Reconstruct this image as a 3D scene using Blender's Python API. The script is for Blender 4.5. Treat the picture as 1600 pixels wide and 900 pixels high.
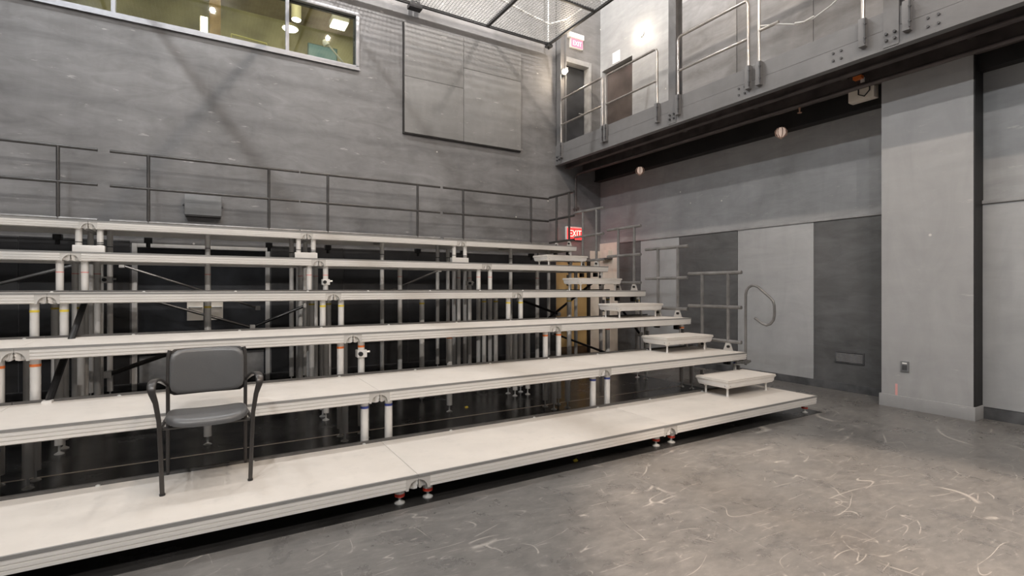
import bpy, bmesh, math, random
from mathutils import Vector, Matrix
random.seed(7)
for o in list(bpy.data.objects): bpy.data.objects.remove(o)
scene = bpy.context.scene
COL = scene.collection

# ------------------------------------------------------------------ camera
CAM_H, YAW, FPX = 1.4654, 30.8642, 794.905
cam_d = bpy.data.cameras.new('camera'); cam = bpy.data.objects.new('camera', cam_d); COL.objects.link(cam)
cam_d.sensor_width = 36.0; cam_d.lens = FPX / 1600 * 36.0; cam_d.shift_y = -0.57 / 1600
cam_d.clip_start = 0.05; cam_d.clip_end = 200
cam.location = (0, 0, CAM_H); cam.rotation_euler = (math.radians(90), 0, -math.radians(YAW))
scene.camera = cam
# ------------------------------------------------------------------ view, world, lamps
vs = scene.view_settings
vs.view_transform = 'Standard'; vs.look = 'None'; vs.exposure = 0.0; vs.gamma = 1.0; vs.use_curve_mapping = False
world = bpy.data.worlds.new('world'); scene.world = world; world.use_nodes = True
world.node_tree.nodes['Background'].inputs[0].default_value = (0.93, 0.96, 1.0, 1)
world.node_tree.nodes['Background'].inputs[1].default_value = 0.1

def area_lamp(name, loc, target, size, power, color):
    d = bpy.data.lights.new(name, 'AREA'); d.shape = 'DISK'; d.size = size; d.energy = power; d.color = color
    o = bpy.data.objects.new(name, d); COL.objects.link(o); o.location = loc
    o.rotation_euler = (Vector(target) - Vector(loc)).to_track_quat('-Z', 'Y').to_euler(); return o
def spot_lamp(name, loc, target, angle, blend, power, color, radius=0.1):
    d = bpy.data.lights.new(name, 'SPOT'); d.spot_size = math.radians(angle); d.spot_blend = blend
    d.energy = power; d.color = color; d.shadow_soft_size = radius
    o = bpy.data.objects.new(name, d); COL.objects.link(o); o.location = loc
    o.rotation_euler = (Vector(target) - Vector(loc)).to_track_quat('-Z', 'Y').to_euler(); return o
WARM = (1.0, 0.81, 0.64); SOFT = (1.0, 0.94, 0.88); COOL = (0.96, 0.98, 1.0)
def point_lamp(name, loc, power, color, r=0.05):
    d = bpy.data.lights.new(name, 'POINT'); d.energy = power; d.color = color; d.shadow_soft_size = r
    o = bpy.data.objects.new(name, d); COL.objects.link(o); o.location = loc; return o
# house lamps at the ceiling above the wire mesh grid, one in each bay, then an added fill row
for (x, y, p, c) in ((-2.95, 7.0, 400, COOL), (0.1, 7.0, 420, COOL), (2.88, 7.0, 520, SOFT), (5.7, 7.0, 260, SOFT),
                     (-2.95, 3.2, 320, COOL), (0.1, 3.2, 160, SOFT), (2.88, 3.2, 240, WARM), (5.7, 3.2, 110, WARM),
                     (-2.95, -0.5, 660, COOL), (0.1, -0.5, 320, SOFT), (2.88, -0.5, 420, WARM),
                     (-2.95, -4.2, 1400, COOL), (0.1, -4.2, 1150, SOFT), (2.88, -4.2, 950, WARM)):  # unseen row added behind the camera to brighten the platform fronts
    point_lamp('house_or_fill_lamp', (x, y, 8.45), p, c, 0.055)
spot_lamp('floor_spot', (2.0, -1.5, 6.4), (3.35, 1.05, 0), 33, 0.35, 3400, (1.0, 0.8, 0.64), 0.15)

# ------------------------------------------------------------------ materials
MATS = {}
def mat(name, color, rough=0.5, metal=0.0, var=0.0, scale=8.0, bump=0.0, stretch=None, spec=0.5, emit=None, estr=0.0):
    if name in MATS: return MATS[name]
    m = bpy.data.materials.new(name); m.use_nodes = True; nt = m.node_tree; b = nt.nodes['Principled BSDF']
    b.inputs['Roughness'].default_value = rough; b.inputs['Metallic'].default_value = metal
    b.inputs['Specular IOR Level'].default_value = spec
    c = (*color, 1); b.inputs['Base Color'].default_value = c
    if emit:
        b.inputs['Emission Color'].default_value = (*emit, 1); b.inputs['Emission Strength'].default_value = estr
    if var or bump:
        tc = nt.nodes.new('ShaderNodeTexCoord'); src = tc.outputs['Object']
        if stretch:
            mp = nt.nodes.new('ShaderNodeMapping'); mp.inputs['Scale'].default_value = stretch
            nt.links.new(src, mp.inputs[0]); src = mp.outputs[0]
        n = nt.nodes.new('ShaderNodeTexNoise'); n.inputs['Scale'].default_value = scale; n.inputs['Detail'].default_value = 5
        nt.links.new(src, n.inputs['Vector'])
        if var:
            r = nt.nodes.new('ShaderNodeValToRGB')
            r.color_ramp.elements[0].position = 0.3; r.color_ramp.elements[1].position = 0.7
            r.color_ramp.elements[0].color = tuple(max(0, x * (1 - var)) for x in color) + (1,)
            r.color_ramp.elements[1].color = tuple(min(1, x * (1 + var)) for x in color) + (1,)
            nt.links.new(n.outputs['Fac'], r.inputs[0]); nt.links.new(r.outputs[0], b.inputs['Base Color'])
        if bump:
            bp = nt.nodes.new('ShaderNodeBump'); bp.inputs['Strength'].default_value = bump; bp.inputs['Distance'].default_value = 0.01
            nt.links.new(n.outputs['Fac'], bp.inputs['Height']); nt.links.new(bp.outputs[0], b.inputs['Normal'])
    MATS[name] = m; return m

class NT:
    """small node helper"""
    def __init__(s, name, rough=0.6):
        s.m = bpy.data.materials.new(name); s.m.use_nodes = True; s.t = s.m.node_tree; s.b = s.t.nodes['Principled BSDF']
        s.b.inputs['Roughness'].default_value = rough
        s.tc = s.t.nodes.new('ShaderNodeTexCoord').outputs['Object']; MATS[name] = s.m
    def map(s, scale=(1, 1, 1), rot=(0, 0, 0), src=None):
        n = s.t.nodes.new('ShaderNodeMapping'); n.inputs['Scale'].default_value = scale; n.inputs['Rotation'].default_value = rot
        s.t.links.new(src or s.tc, n.inputs[0]); return n.outputs[0]
    def noise(s, src, scale, detail=5, rough=0.55, dist=0.0):
        n = s.t.nodes.new('ShaderNodeTexNoise'); n.inputs['Scale'].default_value = scale; n.inputs['Detail'].default_value = detail
        n.inputs['Roughness'].default_value = rough; n.inputs['Distortion'].default_value = dist
        s.t.links.new(src, n.inputs['Vector']); return n.outputs['Fac']
    def voro(s, src, scale, feature='F1', rnd=1.0):
        n = s.t.nodes.new('ShaderNodeTexVoronoi'); n.feature = feature; n.inputs['Scale'].default_value = scale
        n.inputs['Randomness'].default_value = rnd
        s.t.links.new(src, n.inputs['Vector']); return n.outputs['Distance']
    def ramp(s, fac, stops):
        n = s.t.nodes.new('ShaderNodeValToRGB'); e = n.color_ramp.elements
        while len(e) < len(stops): e.new(0.5)
        for el, (p, c) in zip(e, stops):
            el.position = p; el.color = (c, c, c, 1) if isinstance(c, (int, float)) else (*c, 1)
        s.t.links.new(fac, n.inputs[0]); return n.outputs[0]
    def mix(s, fac, a, b, mode='MIX'):
        n = s.t.nodes.new('ShaderNodeMix'); n.data_type = 'RGBA'; n.blend_type = mode
        for sock, v in ((n.inputs[0], fac), (n.inputs[6], a), (n.inputs[7], b)):
            if hasattr(v, 'links'): s.t.links.new(v, sock)
            elif isinstance(v, (int, float)): sock.default_value = v if sock.type == 'VALUE' else (v, v, v, 1)
            else: sock.default_value = (*v, 1)
        return n.outputs[2]
    def math(s, op, a, b=0.0):
        n = s.t.nodes.new('ShaderNodeMath'); n.operation = op
        for i, v in enumerate((a, b)):
            if hasattr(v, 'links'): s.t.links.new(v, n.inputs[i])
            else: n.inputs[i].default_value = v
        return n.outputs[0]
    def out(s, color, rough=None, bump=None, bstr=0.2):
        s.t.links.new(color, s.b.inputs['Base Color'])
        if rough is not None: s.t.links.new(rough, s.b.inputs['Roughness'])
        if bump is not None:
            n = s.t.nodes.new('ShaderNodeBump'); n.inputs['Strength'].default_value = bstr; n.inputs['Distance'].default_value = 0.01
            s.t.links.new(bump, n.inputs['Height']); s.t.links.new(n.outputs[0], s.b.inputs['Normal'])
        return s.m

def paint_wall(name, base, warm, seed=0.0, flecks=True, contrast=0.35, rough=0.62):
    s = NT(name, rough)
    big = s.noise(s.map((1, 1, 1), (0, 0, seed)), 0.55, 4, 0.6, 0.6)
    strk = s.noise(s.map((1.0, 1.0, 0.3), (0, 0, seed)), 3.0, 5, 0.62, 1.2)
    brush = s.noise(s.map((0.7, 0.7, 2.2), (0.45, 0.5, seed)), 2.6, 5, 0.65, 1.0)
    lo = tuple(x * (1 - contrast) for x in base); hi = tuple(x * (1 + contrast * 0.9) for x in base)
    c1 = s.ramp(big, [(0.3, lo), (0.7, hi)])
    c2 = s.ramp(strk, [(0.3, tuple(x * 0.78 for x in warm)), (0.7, tuple(x * 1.2 for x in warm))])
    c = s.mix(0.42, c1, c2)
    c = s.mix(0.3, c, s.ramp(brush, [(0.3, lo), (0.7, hi)]))
    if flecks:
        v = s.voro(s.map((1, 1, 1)), 1.9)
        f = s.ramp(v, [(0.0, 1.0), (0.022, 1.0), (0.034, 0.0)])
        sc = s.noise(s.map((0.8, 0.8, 3.5), (0.5, 0.6, 0.1)), 5.0, 4, 0.65)
        f2 = s.math('MULTIPLY', s.ramp(sc, [(0.66, 0.0), (0.74, 1.0)]), 0.4)
        c = s.mix(s.math('MAXIMUM', f, f2), c, (0.62, 0.6, 0.57))
    return s.out(c, None, strk, 0.08)

M_WALLB = paint_wall('back_wall_paint', (0.185, 0.185, 0.19), (0.187, 0.179, 0.173), 0.3, contrast=0.6)
M_WALLR = paint_wall('right_wall_paint', (0.3, 0.305, 0.31), (0.3, 0.3, 0.3), 1.1, contrast=0.35)
M_PANEL_L = paint_wall('light_grey_panel', (0.37, 0.375, 0.38), (0.36, 0.36, 0.36), 2.0, flecks=False, contrast=0.2)
M_PANEL_D = paint_wall('dark_grey_panel', (0.1, 0.102, 0.105), (0.115, 0.112, 0.108), 0.7, flecks=False, contrast=0.75)
M_GALP = paint_wall('gallery_sheet_paint', (0.22, 0.22, 0.225), (0.22, 0.21, 0.2), 1.7, flecks=False, contrast=0.6)
M_HANGP = paint_wall('sheet_panel_paint', (0.2, 0.2, 0.2), (0.21, 0.2, 0.188), 0.9, contrast=0.25)
M_COLUMN = paint_wall('column_paint', (0.35, 0.35, 0.353), (0.35, 0.347, 0.342), 0.2, contrast=0.12)
M_GALW = paint_wall('gallery_steel_paint', (0.165, 0.165, 0.17), (0.17, 0.164, 0.158), 0.5, flecks=False, contrast=0.25, rough=0.45)
M_BASE = mat('baseboard_dark', (0.07, 0.071, 0.074), 0.5, var=0.5, scale=6)
M_TRIM = mat('trim_grey', (0.3, 0.3, 0.3), 0.5, var=0.15)
M_BLACK = mat('black_paint', (0.012, 0.011, 0.011), 0.55, var=0.4, scale=3)
M_BROWNBLK = mat('soffit_steel', (0.085, 0.07, 0.067), 0.5, var=0.4, scale=4)
M_RECESS = mat('dark_recess', (0.02, 0.021, 0.024), 0.4)
M_DOOR_D = mat('dark_door_paint', (0.035, 0.037, 0.042), 0.32, var=0.5, scale=2.5)
M_KICK = mat('kick_plate', (0.42, 0.42, 0.42), 0.4, 0.6, var=0.2)
M_PLY = mat('plywood', (0.62, 0.42, 0.18), 0.5, var=0.12, scale=3, stretch=(1, 1, 0.15))
M_CREAM = mat('cream_paint', (0.72, 0.66, 0.58), 0.5, var=0.06)
M_ALU = mat('aluminium', (0.84, 0.815, 0.78), 0.33, 0.25)
M_ALUW = mat('aluminium_bright', (0.82, 0.8, 0.77), 0.4, 0.25, var=0.04)
M_EDGE = mat('edge_trim_grey', (0.3, 0.295, 0.285), 0.45, 0.3)
M_STRIP = mat('rear_strip_grey', (0.11, 0.105, 0.1), 0.45, 0.3, var=0.15)
M_CAST = mat('corner_casting_grey', (0.55, 0.53, 0.5), 0.5, 0.2, var=0.1)
M_LEG = mat('leg_tube', (0.8, 0.78, 0.75), 0.36, 0.2, var=0.06, scale=5)
M_SCREW = mat('screw_steel', (0.8, 0.8, 0.78), 0.3, 0.5)
M_RAIL = mat('rail_dark_steel', (0.075, 0.072, 0.07), 0.35, 0.5, var=0.2)
M_RAILG = mat('rail_grey_steel', (0.22, 0.215, 0.21), 0.3, 0.4, var=0.2)
M_GRAIL = mat('gallery_rail_steel', (0.5, 0.47, 0.44), 0.28, 0.75, var=0.15)
M_CLAMP = mat('black_plastic', (0.012, 0.012, 0.013), 0.4)
M_CH_FR = mat('chair_frame', (0.055, 0.05, 0.047), 0.32, 0.3)
M_CH_PL = mat('chair_vinyl', (0.1, 0.1, 0.101), 0.36, bump=0.05, scale=120)
M_MESH = mat('mesh_steel', (0.42, 0.43, 0.43), 0.4, 0.6)
M_GRIDF = mat('grid_frame', (0.05, 0.05, 0.052), 0.4, 0.5)
M_WHITE = mat('white_plastic', (0.8, 0.79, 0.76), 0.45)
M_BOX = mat('grey_box', (0.17, 0.175, 0.18), 0.5, var=0.08)
TAPE = [mat('tape_red', (0.75, 0.06, 0.03), 0.4), mat('tape_blue', (0.05, 0.08, 0.35), 0.4), mat('tape_orange', (0.85, 0.22, 0.05), 0.4),
        mat('tape_yellow', (0.8, 0.62, 0.08), 0.4), mat('tape_pink', (0.75, 0.3, 0.28), 0.4), mat('tape_black', (0.02, 0.02, 0.02), 0.4)]

def make_deck_mat():
    s = NT('deck_top', 0.48)
    n = s.noise(s.tc, 1.3, 5, 0.6); d = s.noise(s.map((1, 1, 1)), 7.0, 4, 0.7)
    c = s.ramp(n, [(0.25, (0.55, 0.515, 0.475)), (0.75, (0.68, 0.637, 0.585))])
    c = s.mix(s.ramp(d, [(0.55, 0.0), (0.75, 0.45)]), c, (0.47, 0.45, 0.42))
    v = s.voro(s.tc, 2.2); c = s.mix(s.ramp(v, [(0.0, 0.7), (0.016, 0.0)]), c, (0.25, 0.22, 0.2))
    return s.out(c)
M_DECK = make_deck_mat()
def make_floor_mat():
    s = NT('painted_floor', 0.4)
    big = s.noise(s.tc, 0.55, 5, 0.62, 0.6); mid = s.noise(s.map((1, 1, 1), (0, 0, 0.7)), 3.2, 7, 0.7, 0.5); fine = s.noise(s.map((1, 2.2, 1), (0, 0, 0.6)), 9.0, 6, 0.72)
    c = s.mix(0.5, s.ramp(big, [(0.32, (0.07, 0.07, 0.073)), (0.68, (0.18, 0.172, 0.164))]), s.ramp(mid, [(0.3, (0.065, 0.065, 0.066)), (0.7, (0.21, 0.2, 0.188))]))
    c = s.mix(0.3, c, s.ramp(fine, [(0.3, (0.06, 0.06, 0.059)), (0.7, (0.25, 0.237, 0.222))]))
    def scratch(rot, scl, thr, w):
        n = s.noise(s.map(scl, (0, 0, rot)), 1.0, 1, 0.4, 0.35)
        return s.ramp(s.math('ABSOLUTE', s.math('SUBTRACT', n, thr)), [(0.0, 1.0), (w, 0.0)])
    def patchy(f, sc, lo):
        n = s.noise(s.map((1, 1, 1), (0, 0, sc)), sc, 4); return s.math('MULTIPLY', f, s.ramp(n, [(lo, 0.0), (lo + 0.08, 1.0)]))
    f = patchy(scratch(0.5, (0.6, 3.0, 1), 0.5, 0.0025), 3.6, 0.5)
    for rot, scl, thr, w, sc in ((-0.7, (3.2, 0.7, 1), 0.47, 0.003, 4.1), (1.5, (0.9, 2.2, 1), 0.53, 0.002, 2.9), (0.2, (1.1, 5.0, 1), 0.5, 0.004, 5.2), (2.3, (0.8, 3.6, 1), 0.45, 0.003, 4.6), (0.9, (0.35, 0.9, 1), 0.5, 0.0007, 2.2)):
        f = s.math('MAXIMUM', f, patchy(scratch(rot, scl, thr, w), sc, 0.52))
    sp = s.ramp(s.voro(s.tc, 5.5), [(0.0, 0.8), (0.02, 0.0)])
    fl = s.ramp(s.noise(s.map((4, 14, 1), (0, 0, 0.5)), 1.8, 5, 0.75), [(0.6, 0.0), (0.72, 0.7)])
    fl2 = s.ramp(s.noise(s.map((12, 4, 1), (0, 0, -0.3)), 1.5, 5, 0.75), [(0.62, 0.0), (0.74, 0.6)])
    f = s.math('MULTIPLY', s.math('MAXIMUM', s.math('MAXIMUM', f, sp), s.math('MAXIMUM', fl, fl2)), 0.65)
    c = s.mix(f, c, (0.42, 0.395, 0.365))
    r = s.ramp(mid, [(0.3, 0.22), (0.7, 0.42)])
    return s.out(c, r, mid, 0.05)
M_FLOOR = make_floor_mat()
def make_vinyl_shade():
    s = NT('black_vinyl_shade', 0.2); n = s.noise(s.tc, 2.0, 5, 0.65)
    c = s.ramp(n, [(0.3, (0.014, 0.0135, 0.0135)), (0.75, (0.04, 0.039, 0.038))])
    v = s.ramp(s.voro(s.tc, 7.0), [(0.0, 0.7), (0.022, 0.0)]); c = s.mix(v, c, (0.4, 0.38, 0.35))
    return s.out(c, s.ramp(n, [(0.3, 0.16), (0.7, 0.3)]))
M_VINYL_SHADE = make_vinyl_shade()

# ------------------------------------------------------------------ mesh helpers
class MB:
    def __init__(s): s.v = []; s.f = []
    def box(s, x0, x1, y0, y1, z0, z1):
        n = len(s.v)
        s.v += [(x0, y0, z0), (x1, y0, z0), (x1, y1, z0), (x0, y1, z0), (x0, y0, z1), (x1, y0, z1), (x1, y1, z1), (x0, y1, z1)]
        s.f += [tuple(n + i for i in q) for q in ((0, 3, 2, 1), (4, 5, 6, 7), (0, 1, 5, 4), (1, 2, 6, 5), (2, 3, 7, 6), (3, 0, 4, 7))]; return s
    def tube(s, p, q, r, n=12, r2=None, cap=True):
        p, q = Vector(p), Vector(q); d = (q - p).normalized()
        a = d.cross(Vector((0, 0, 1))) if abs(d.z) < 0.9 else d.cross(Vector((1, 0, 0)))
        a.normalize(); b = d.cross(a); k = len(s.v); r2 = r if r2 is None else r2
        for c, rr in ((p, r), (q, r2)):
            for i in range(n):
                t = 2 * math.pi * i / n; s.v.append(tuple(c + a * (rr * math.cos(t)) + b * (rr * math.sin(t))))
        for i in range(n): j = (i + 1) % n; s.f.append((k + i, k + n + i, k + n + j, k + j))
        if cap: s.f.append(tuple(k + i for i in range(n))); s.f.append(tuple(k + n + i for i in reversed(range(n))))
        return s
    def path(s, pts, r, n=10, flat=None, wid=None):
        """sweep a round (or flat: (half width, half thickness) with side vector) section along points"""
        pts = [Vector(p) for p in pts]; k = len(s.v); m = len(pts); up = None
        for i, p in enumerate(pts):
            d = (pts[min(i + 1, m - 1)] - pts[max(i - 1, 0)]).normalized()
            if up is None:
                up = Vector((0, 0, 1)) if abs(d.z) < 0.9 else Vector((1, 0, 0))
                if flat: up = Vector(flat[2])
            a = up - d * up.dot(d); a.normalize(); b = d.cross(a); up = a
            for j in range(n):
                t = 2 * math.pi * (j + 0.5) / n
                if flat:
                    ca, cb = math.cos(t), math.sin(t); e = 0.5
                    ca = math.copysign(abs(ca) ** e, ca); cb = math.copysign(abs(cb) ** e, cb)
                    s.v.append(tuple(p + a * (flat[0] * (wid[i] if wid else 1.0) * ca) + b * (flat[1] * cb)))
                else: s.v.append(tuple(p + a * r * math.cos(t) + b * r * math.sin(t)))
        for i in range(m - 1):
            for j in range(n):
                l = (j + 1) % n; s.f.append((k + i * n + j, k + (i + 1) * n + j, k + (i + 1) * n + l, k + i * n + l))
        s.f.append(tuple(k + j for j in range(n))); s.f.append(tuple(k + (m - 1) * n + j for j in reversed(range(n)))); return s
    def prism(s, loop, fn0, fn1):
        """loop of 2D points joined between two maps to 3D"""
        k = len(s.v); n = len(loop)
        s.v += [tuple(fn0(*p)) for p in loop] + [tuple(fn1(*p)) for p in loop]
        for i in range(n): j = (i + 1) % n; s.f.append((k + i, k + j, k + n + j, k + n + i))
        s.f.append(tuple(k + i for i in reversed(range(n)))); s.f.append(tuple(k + n + i for i in range(n))); return s
    def lathe(s, c, prof, n=14):
        k = len(s.v); m = len(prof)
        for (r, z) in prof:
            for i in range(n):
                t = 2 * math.pi * i / n; s.v.append((c[0] + r * math.cos(t), c[1] + r * math.sin(t), c[2] + z))
        for i in range(m - 1):
            for j in range(n):
                l = (j + 1) % n; s.f.append((k + i * n + j, k + i * n + l, k + (i + 1) * n + l, k + (i + 1) * n + j))
        s.f.append(tuple(k + j for j in reversed(range(n)))); s.f.append(tuple(k + (m - 1) * n + j for j in range(n))); return s
    def mesh(s, name, material, smooth=35, bevel=0.0):
        me = bpy.data.meshes.new(name); me.from_pydata([tuple(v) for v in s.v], [], s.f)
        bm = bmesh.new(); bm.from_mesh(me)
        if bevel:
            es = [e for e in bm.edges if len(e.link_faces) == 2 and e.calc_face_angle(0) > 0.6]
            bmesh.ops.bevel(bm, geom=es, offset=bevel, segments=2, affect='EDGES', profile=0.7)
        bmesh.ops.recalc_face_normals(bm, faces=bm.faces[:])
        bm.to_mesh(me); bm.free()
        me.materials.append(material); me.shade_smooth(); me.set_sharp_from_angle(angle=math.radians(smooth)); return me

def put(name, me, parent=None, loc=(0, 0, 0), rot=None):
    o = bpy.data.objects.new(name, me); COL.objects.link(o); o.location = loc
    if rot: o.rotation_euler = rot
    if parent: o.parent = parent
    return o
def part(name, mb, material, parent=None, loc=(0, 0, 0), bevel=0.0, smooth=35, rot=None):
    return put(name, mb.mesh(name, material, smooth, bevel), parent, loc, rot)
def thing(name, label, cat, loc=(0, 0, 0), group=None, rot=None):
    o = bpy.data.objects.new(name, None); COL.objects.link(o); o.location = loc; o.empty_display_size = 0.1
    if rot: o.rotation_euler = rot
    o['label'] = label; o['category'] = cat
    if group: o['group'] = group
    return o
def tag(o, label, cat, group=None):
    o['label'] = label; o['category'] = cat
    if group: o['group'] = group
    return o
def struct(o, label=None, cat=None):
    o['kind'] = 'structure'
    if label: o['label'] = label
    if cat: o['category'] = cat
    return o
B = lambda *a: MB().box(*a)
def arc(c, r, a0, a1, n, fn):
    return [fn(c[0] + r * math.cos(math.radians(a0 + (a1 - a0) * i / n)), c[1] + r * math.sin(math.radians(a0 + (a1 - a0) * i / n))) for i in range(n + 1)]
def text_mesh(txt, size, depth, material):
    cu = bpy.data.curves.new('lettering', 'FONT'); cu.body = txt; cu.size = size; cu.extrude = depth; cu.align_x = 'CENTER'; cu.align_y = 'CENTER'
    to = bpy.data.objects.new('lettering_source', cu); COL.objects.link(to); bpy.context.view_layer.update()
    me = bpy.data.meshes.new_from_object(to.evaluated_get(bpy.context.evaluated_depsgraph_get())); me.name = 'lettering'
    bpy.data.objects.remove(to); bpy.data.curves.remove(cu); me.materials.clear(); me.materials.append(material); return me

# ------------------------------------------------------------------ the room
YB, XW, XC, XN = 9.0, 7.75, 7.23, 7.47
ZTOP = 8.7
def wall_holes(name, u0, u1, v0, v1, holes, fn, depth, material):
    """a wall of cells; fn(u, v, d) -> xyz, d = 0 front, d = depth back"""
    us = sorted({u0, u1, *[h[0] for h in holes], *[h[1] for h in holes]}); vv = sorted({v0, v1, *[h[2] for h in holes], *[h[3] for h in holes]})
    m = MB()
    def quad(*p):
        k = len(m.v); m.v += [fn(*q) for q in p]; m.f.append((k, k + 1, k + 2, k + 3))
    hole = lambda u, v: any(h[0] < u < h[1] and h[2] < v < h[3] for h in holes)
    for a, b in zip(us, us[1:]):
        for c, d in zip(vv, vv[1:]):
            if hole((a + b) / 2, (c + d) / 2): continue
            quad((a, c, 0), (b, c, 0), (b, d, 0), (a, d, 0)); quad((a, c, depth), (a, d, depth), (b, d, depth), (b, c, depth))
    for h in holes + [(u0, u1, v0, v1)]:
        a, b, c, d = h
        quad((a, c, 0), (a, c, depth), (b, c, depth), (b, c, 0)); quad((a, d, 0), (b, d, 0), (b, d, depth), (a, d, depth))
        quad((a, c, 0), (a, d, 0), (a, d, depth), (a, c, depth)); quad((b, c, 0), (b, c, depth), (b, d, depth), (b, d, 0))
    return part(name, m, material)

floor = struct(part('floor', B(-7, 9, -5, 9.4, -0.1, 0), M_FLOOR))
WIN = (-3.2, 2.264, 5.25, 6.245)
D_LOW = (-0.93, 0.85, 0.0, 2.1); D_PLY = (6.5, 7.4, 0.0, 2.12); D_GAL = (6.6, 7.46, 4.42, 6.5)
wall_back = struct(wall_holes('wall_back', -7, XW + 0.3, 0, ZTOP, [WIN, D_LOW, D_PLY, D_GAL], lambda u, v, d: (u, YB + d, v), 0.22, M_WALLB))
D_DK = (7.98, 8.94, 4.42, 6.41)
wall_right = struct(wall_holes('wall_right', 3.05, YB, 0, ZTOP, [D_DK], lambda u, v, d: (XW + d, u, v), 0.22, M_WALLR))
col_o = struct(part('wall_pier', B(XC, XW + 0.2, 2.2, 3.09, 0, 4.25), M_COLUMN), 'broad grey painted pier standing out from the right wall', 'pier')
col_o.name = 'wall_pier'
wall_near = struct(part('wall_near', B(XN, XN + 0.3, -5, 2.2, 0, ZTOP), M_WALLR))
struct(part('wall_left', B(-7.2, -7, -5, 9.2, 0, ZTOP), M_BASE))
struct(part('ceiling', B(-7, 8.1, -5, 9.2, ZTOP, ZTOP + 0.2), mat('ceiling_grey', (0.08, 0.08, 0.083), 0.7, var=0.2)))
part('vinyl_shade_sheet', B(-6.5, 6.2, 3.262, 8.98, 0.0, 0.004), M_VINYL_SHADE)  # black vinyl whose dark edge also paints in the decks' shadow
vs_o = bpy.data.objects['vinyl_shade_sheet']; tag(vs_o, 'glossy black vinyl floor covering painting in the shade beneath the tiered seating', 'floor covering')
tag(part('floor_line', MB().box(-6.0, 4.6, 5.215, 5.24, 0.004, 0.0055).box(4.72, 6.1, 5.2, 5.225, 0.004, 0.0055), mat('pale_line', (0.45, 0.38, 0.32), 0.5)), 'thin pale line on the black floor beneath the seating', 'tape')  # two thin pale strips on the black floor
# baseboards
for nm, b in (('baseboard_back', (-7, 6.5, YB - 0.015, YB, 0, 0.1)), ('baseboard_right', (XW - 0.02, XW, 3.09, 8.4, 0, 0.11)),
              ('baseboard_near', (XN - 0.02, XN, -5, 2.18, 0, 0.13))):
    struct(part(nm, B(*b), M_BASE, bevel=0.003))
bb = MB().box(XC - 0.02, XC, 2.18, 3.11, 0, 0.15).box(XC, XN, 2.18, 2.2, 0, 0.15).box(XC, XW, 3.09, 3.11, 0, 0.15)
struct(part('baseboard_pier', bb, M_COLUMN, bevel=0.003))
part('side_gap_shade', B(XC + 0.004, XN, 2.188, 2.2, 0.15, 4.2), M_BLACK, col_o)  # black paints in the shade of the gap beside the pier
# cladding sheets of the right wall, 8 ft tall
ys = [3.11, 4.19, 5.46, 6.71, 7.72, 8.41]
for i in range(5):
    a, b = ys[i], ys[i + 1]
    part('panel', B(XW - 0.018, XW, a + 0.005, b - 0.005, 0.11, 2.44), [M_PANEL_D, M_PANEL_L, M_PANEL_D, M_PANEL_L, M_PANEL_D][i], wall_right, bevel=0.002)
struct(part('trim_1', B(XW - 0.034, XW, 3.09, 8.41, 2.44, 2.475), M_TRIM, bevel=0.004))
part('panel', B(XN - 0.016, XN, 0.95, 2.19, 0.135, 2.40), M_PANEL_L, wall_near, bevel=0.002)
part('panel', B(XN - 0.016, XN, -0.3, 0.94, 0.135, 2.40), M_PANEL_L, wall_near, bevel=0.002)
struct(part('trim_2', B(XN - 0.034, XN, -2, 2.2, 2.40, 2.44), M_TRIM, bevel=0.004))
part('white_panel', B(XW - 0.02, XW, 8.415, YB, 0.0, 2.47), M_CREAM, wall_right)
part('wall_strip', B(7.44, XW - 0.02, YB - 0.012, YB, 0, 2.3), M_CREAM, wall_back)
xs_ = [-6.9, -5.7, -4.5, -3.3, -2.12, -0.95]
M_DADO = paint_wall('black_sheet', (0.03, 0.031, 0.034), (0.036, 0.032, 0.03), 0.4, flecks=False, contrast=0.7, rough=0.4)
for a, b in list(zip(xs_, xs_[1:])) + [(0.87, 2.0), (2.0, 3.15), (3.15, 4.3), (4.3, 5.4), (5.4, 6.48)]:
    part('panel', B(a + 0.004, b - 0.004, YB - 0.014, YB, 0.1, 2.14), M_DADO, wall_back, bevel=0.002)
# sheets above gallery on right wall
for a, b in ((4.2, 5.47), (5.48, 6.72), (2.95, 4.19)):
    part('panel', B(XW - 0.016, XW, a + 0.004, b - 0.004, 4.42, 6.86), M_GALP, wall_right, bevel=0.002)

# doors
def leaf(name, b, material, parent=None, **k): return part(name, B(*b), material, parent, bevel=0.004, **k)
d1 = struct(thing('door_1', 'dark double door with grey kick plates behind the seating legs', 'door'))
leaf('door_leaf', (-0.87, -0.044, YB + 0.06, YB + 0.11, 0.01, 2.04), M_DOOR_D, d1); leaf('door_leaf', (-0.036, 0.79, YB + 0.06, YB + 0.11, 0.01, 2.04), M_DOOR_D, d1)
leaf('kick_plate', (-0.85, -0.06, YB + 0.05, YB + 0.06, 0.09, 0.47), M_KICK, d1); leaf('kick_plate', (-0.02, 0.77, YB + 0.05, YB + 0.06, 0.09, 0.47), M_KICK, d1)
for x in (-0.93, 0.79): leaf('door_jamb', (x, x + 0.06, YB - 0.02, YB + 0.14, 0, 2.1), M_LEG, d1)
leaf('door_head', (-0.87, 0.79, YB - 0.02, YB + 0.14, 2.045, 2.1), M_LEG, d1)
for x in (-0.27, -0.01):
    pl = leaf('push_plate', (x, x + 0.21, YB + 0.035, YB + 0.06, 0.97, 1.25), M_CREAM, d1)
    part('pull_handle', MB().path([(x + 0.03, YB + 0.03, 1.17), (x + 0.05, YB + 0.0, 1.17), (x + 0.17, YB + 0.0, 1.17), (x + 0.19, YB + 0.03, 1.17)], 0.012), M_WHITE, pl)
struct(part('wall_recess', B(-1.0, 0.9, YB + 0.22, YB + 0.3, -0.05, 2.2), M_RECESS))
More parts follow.
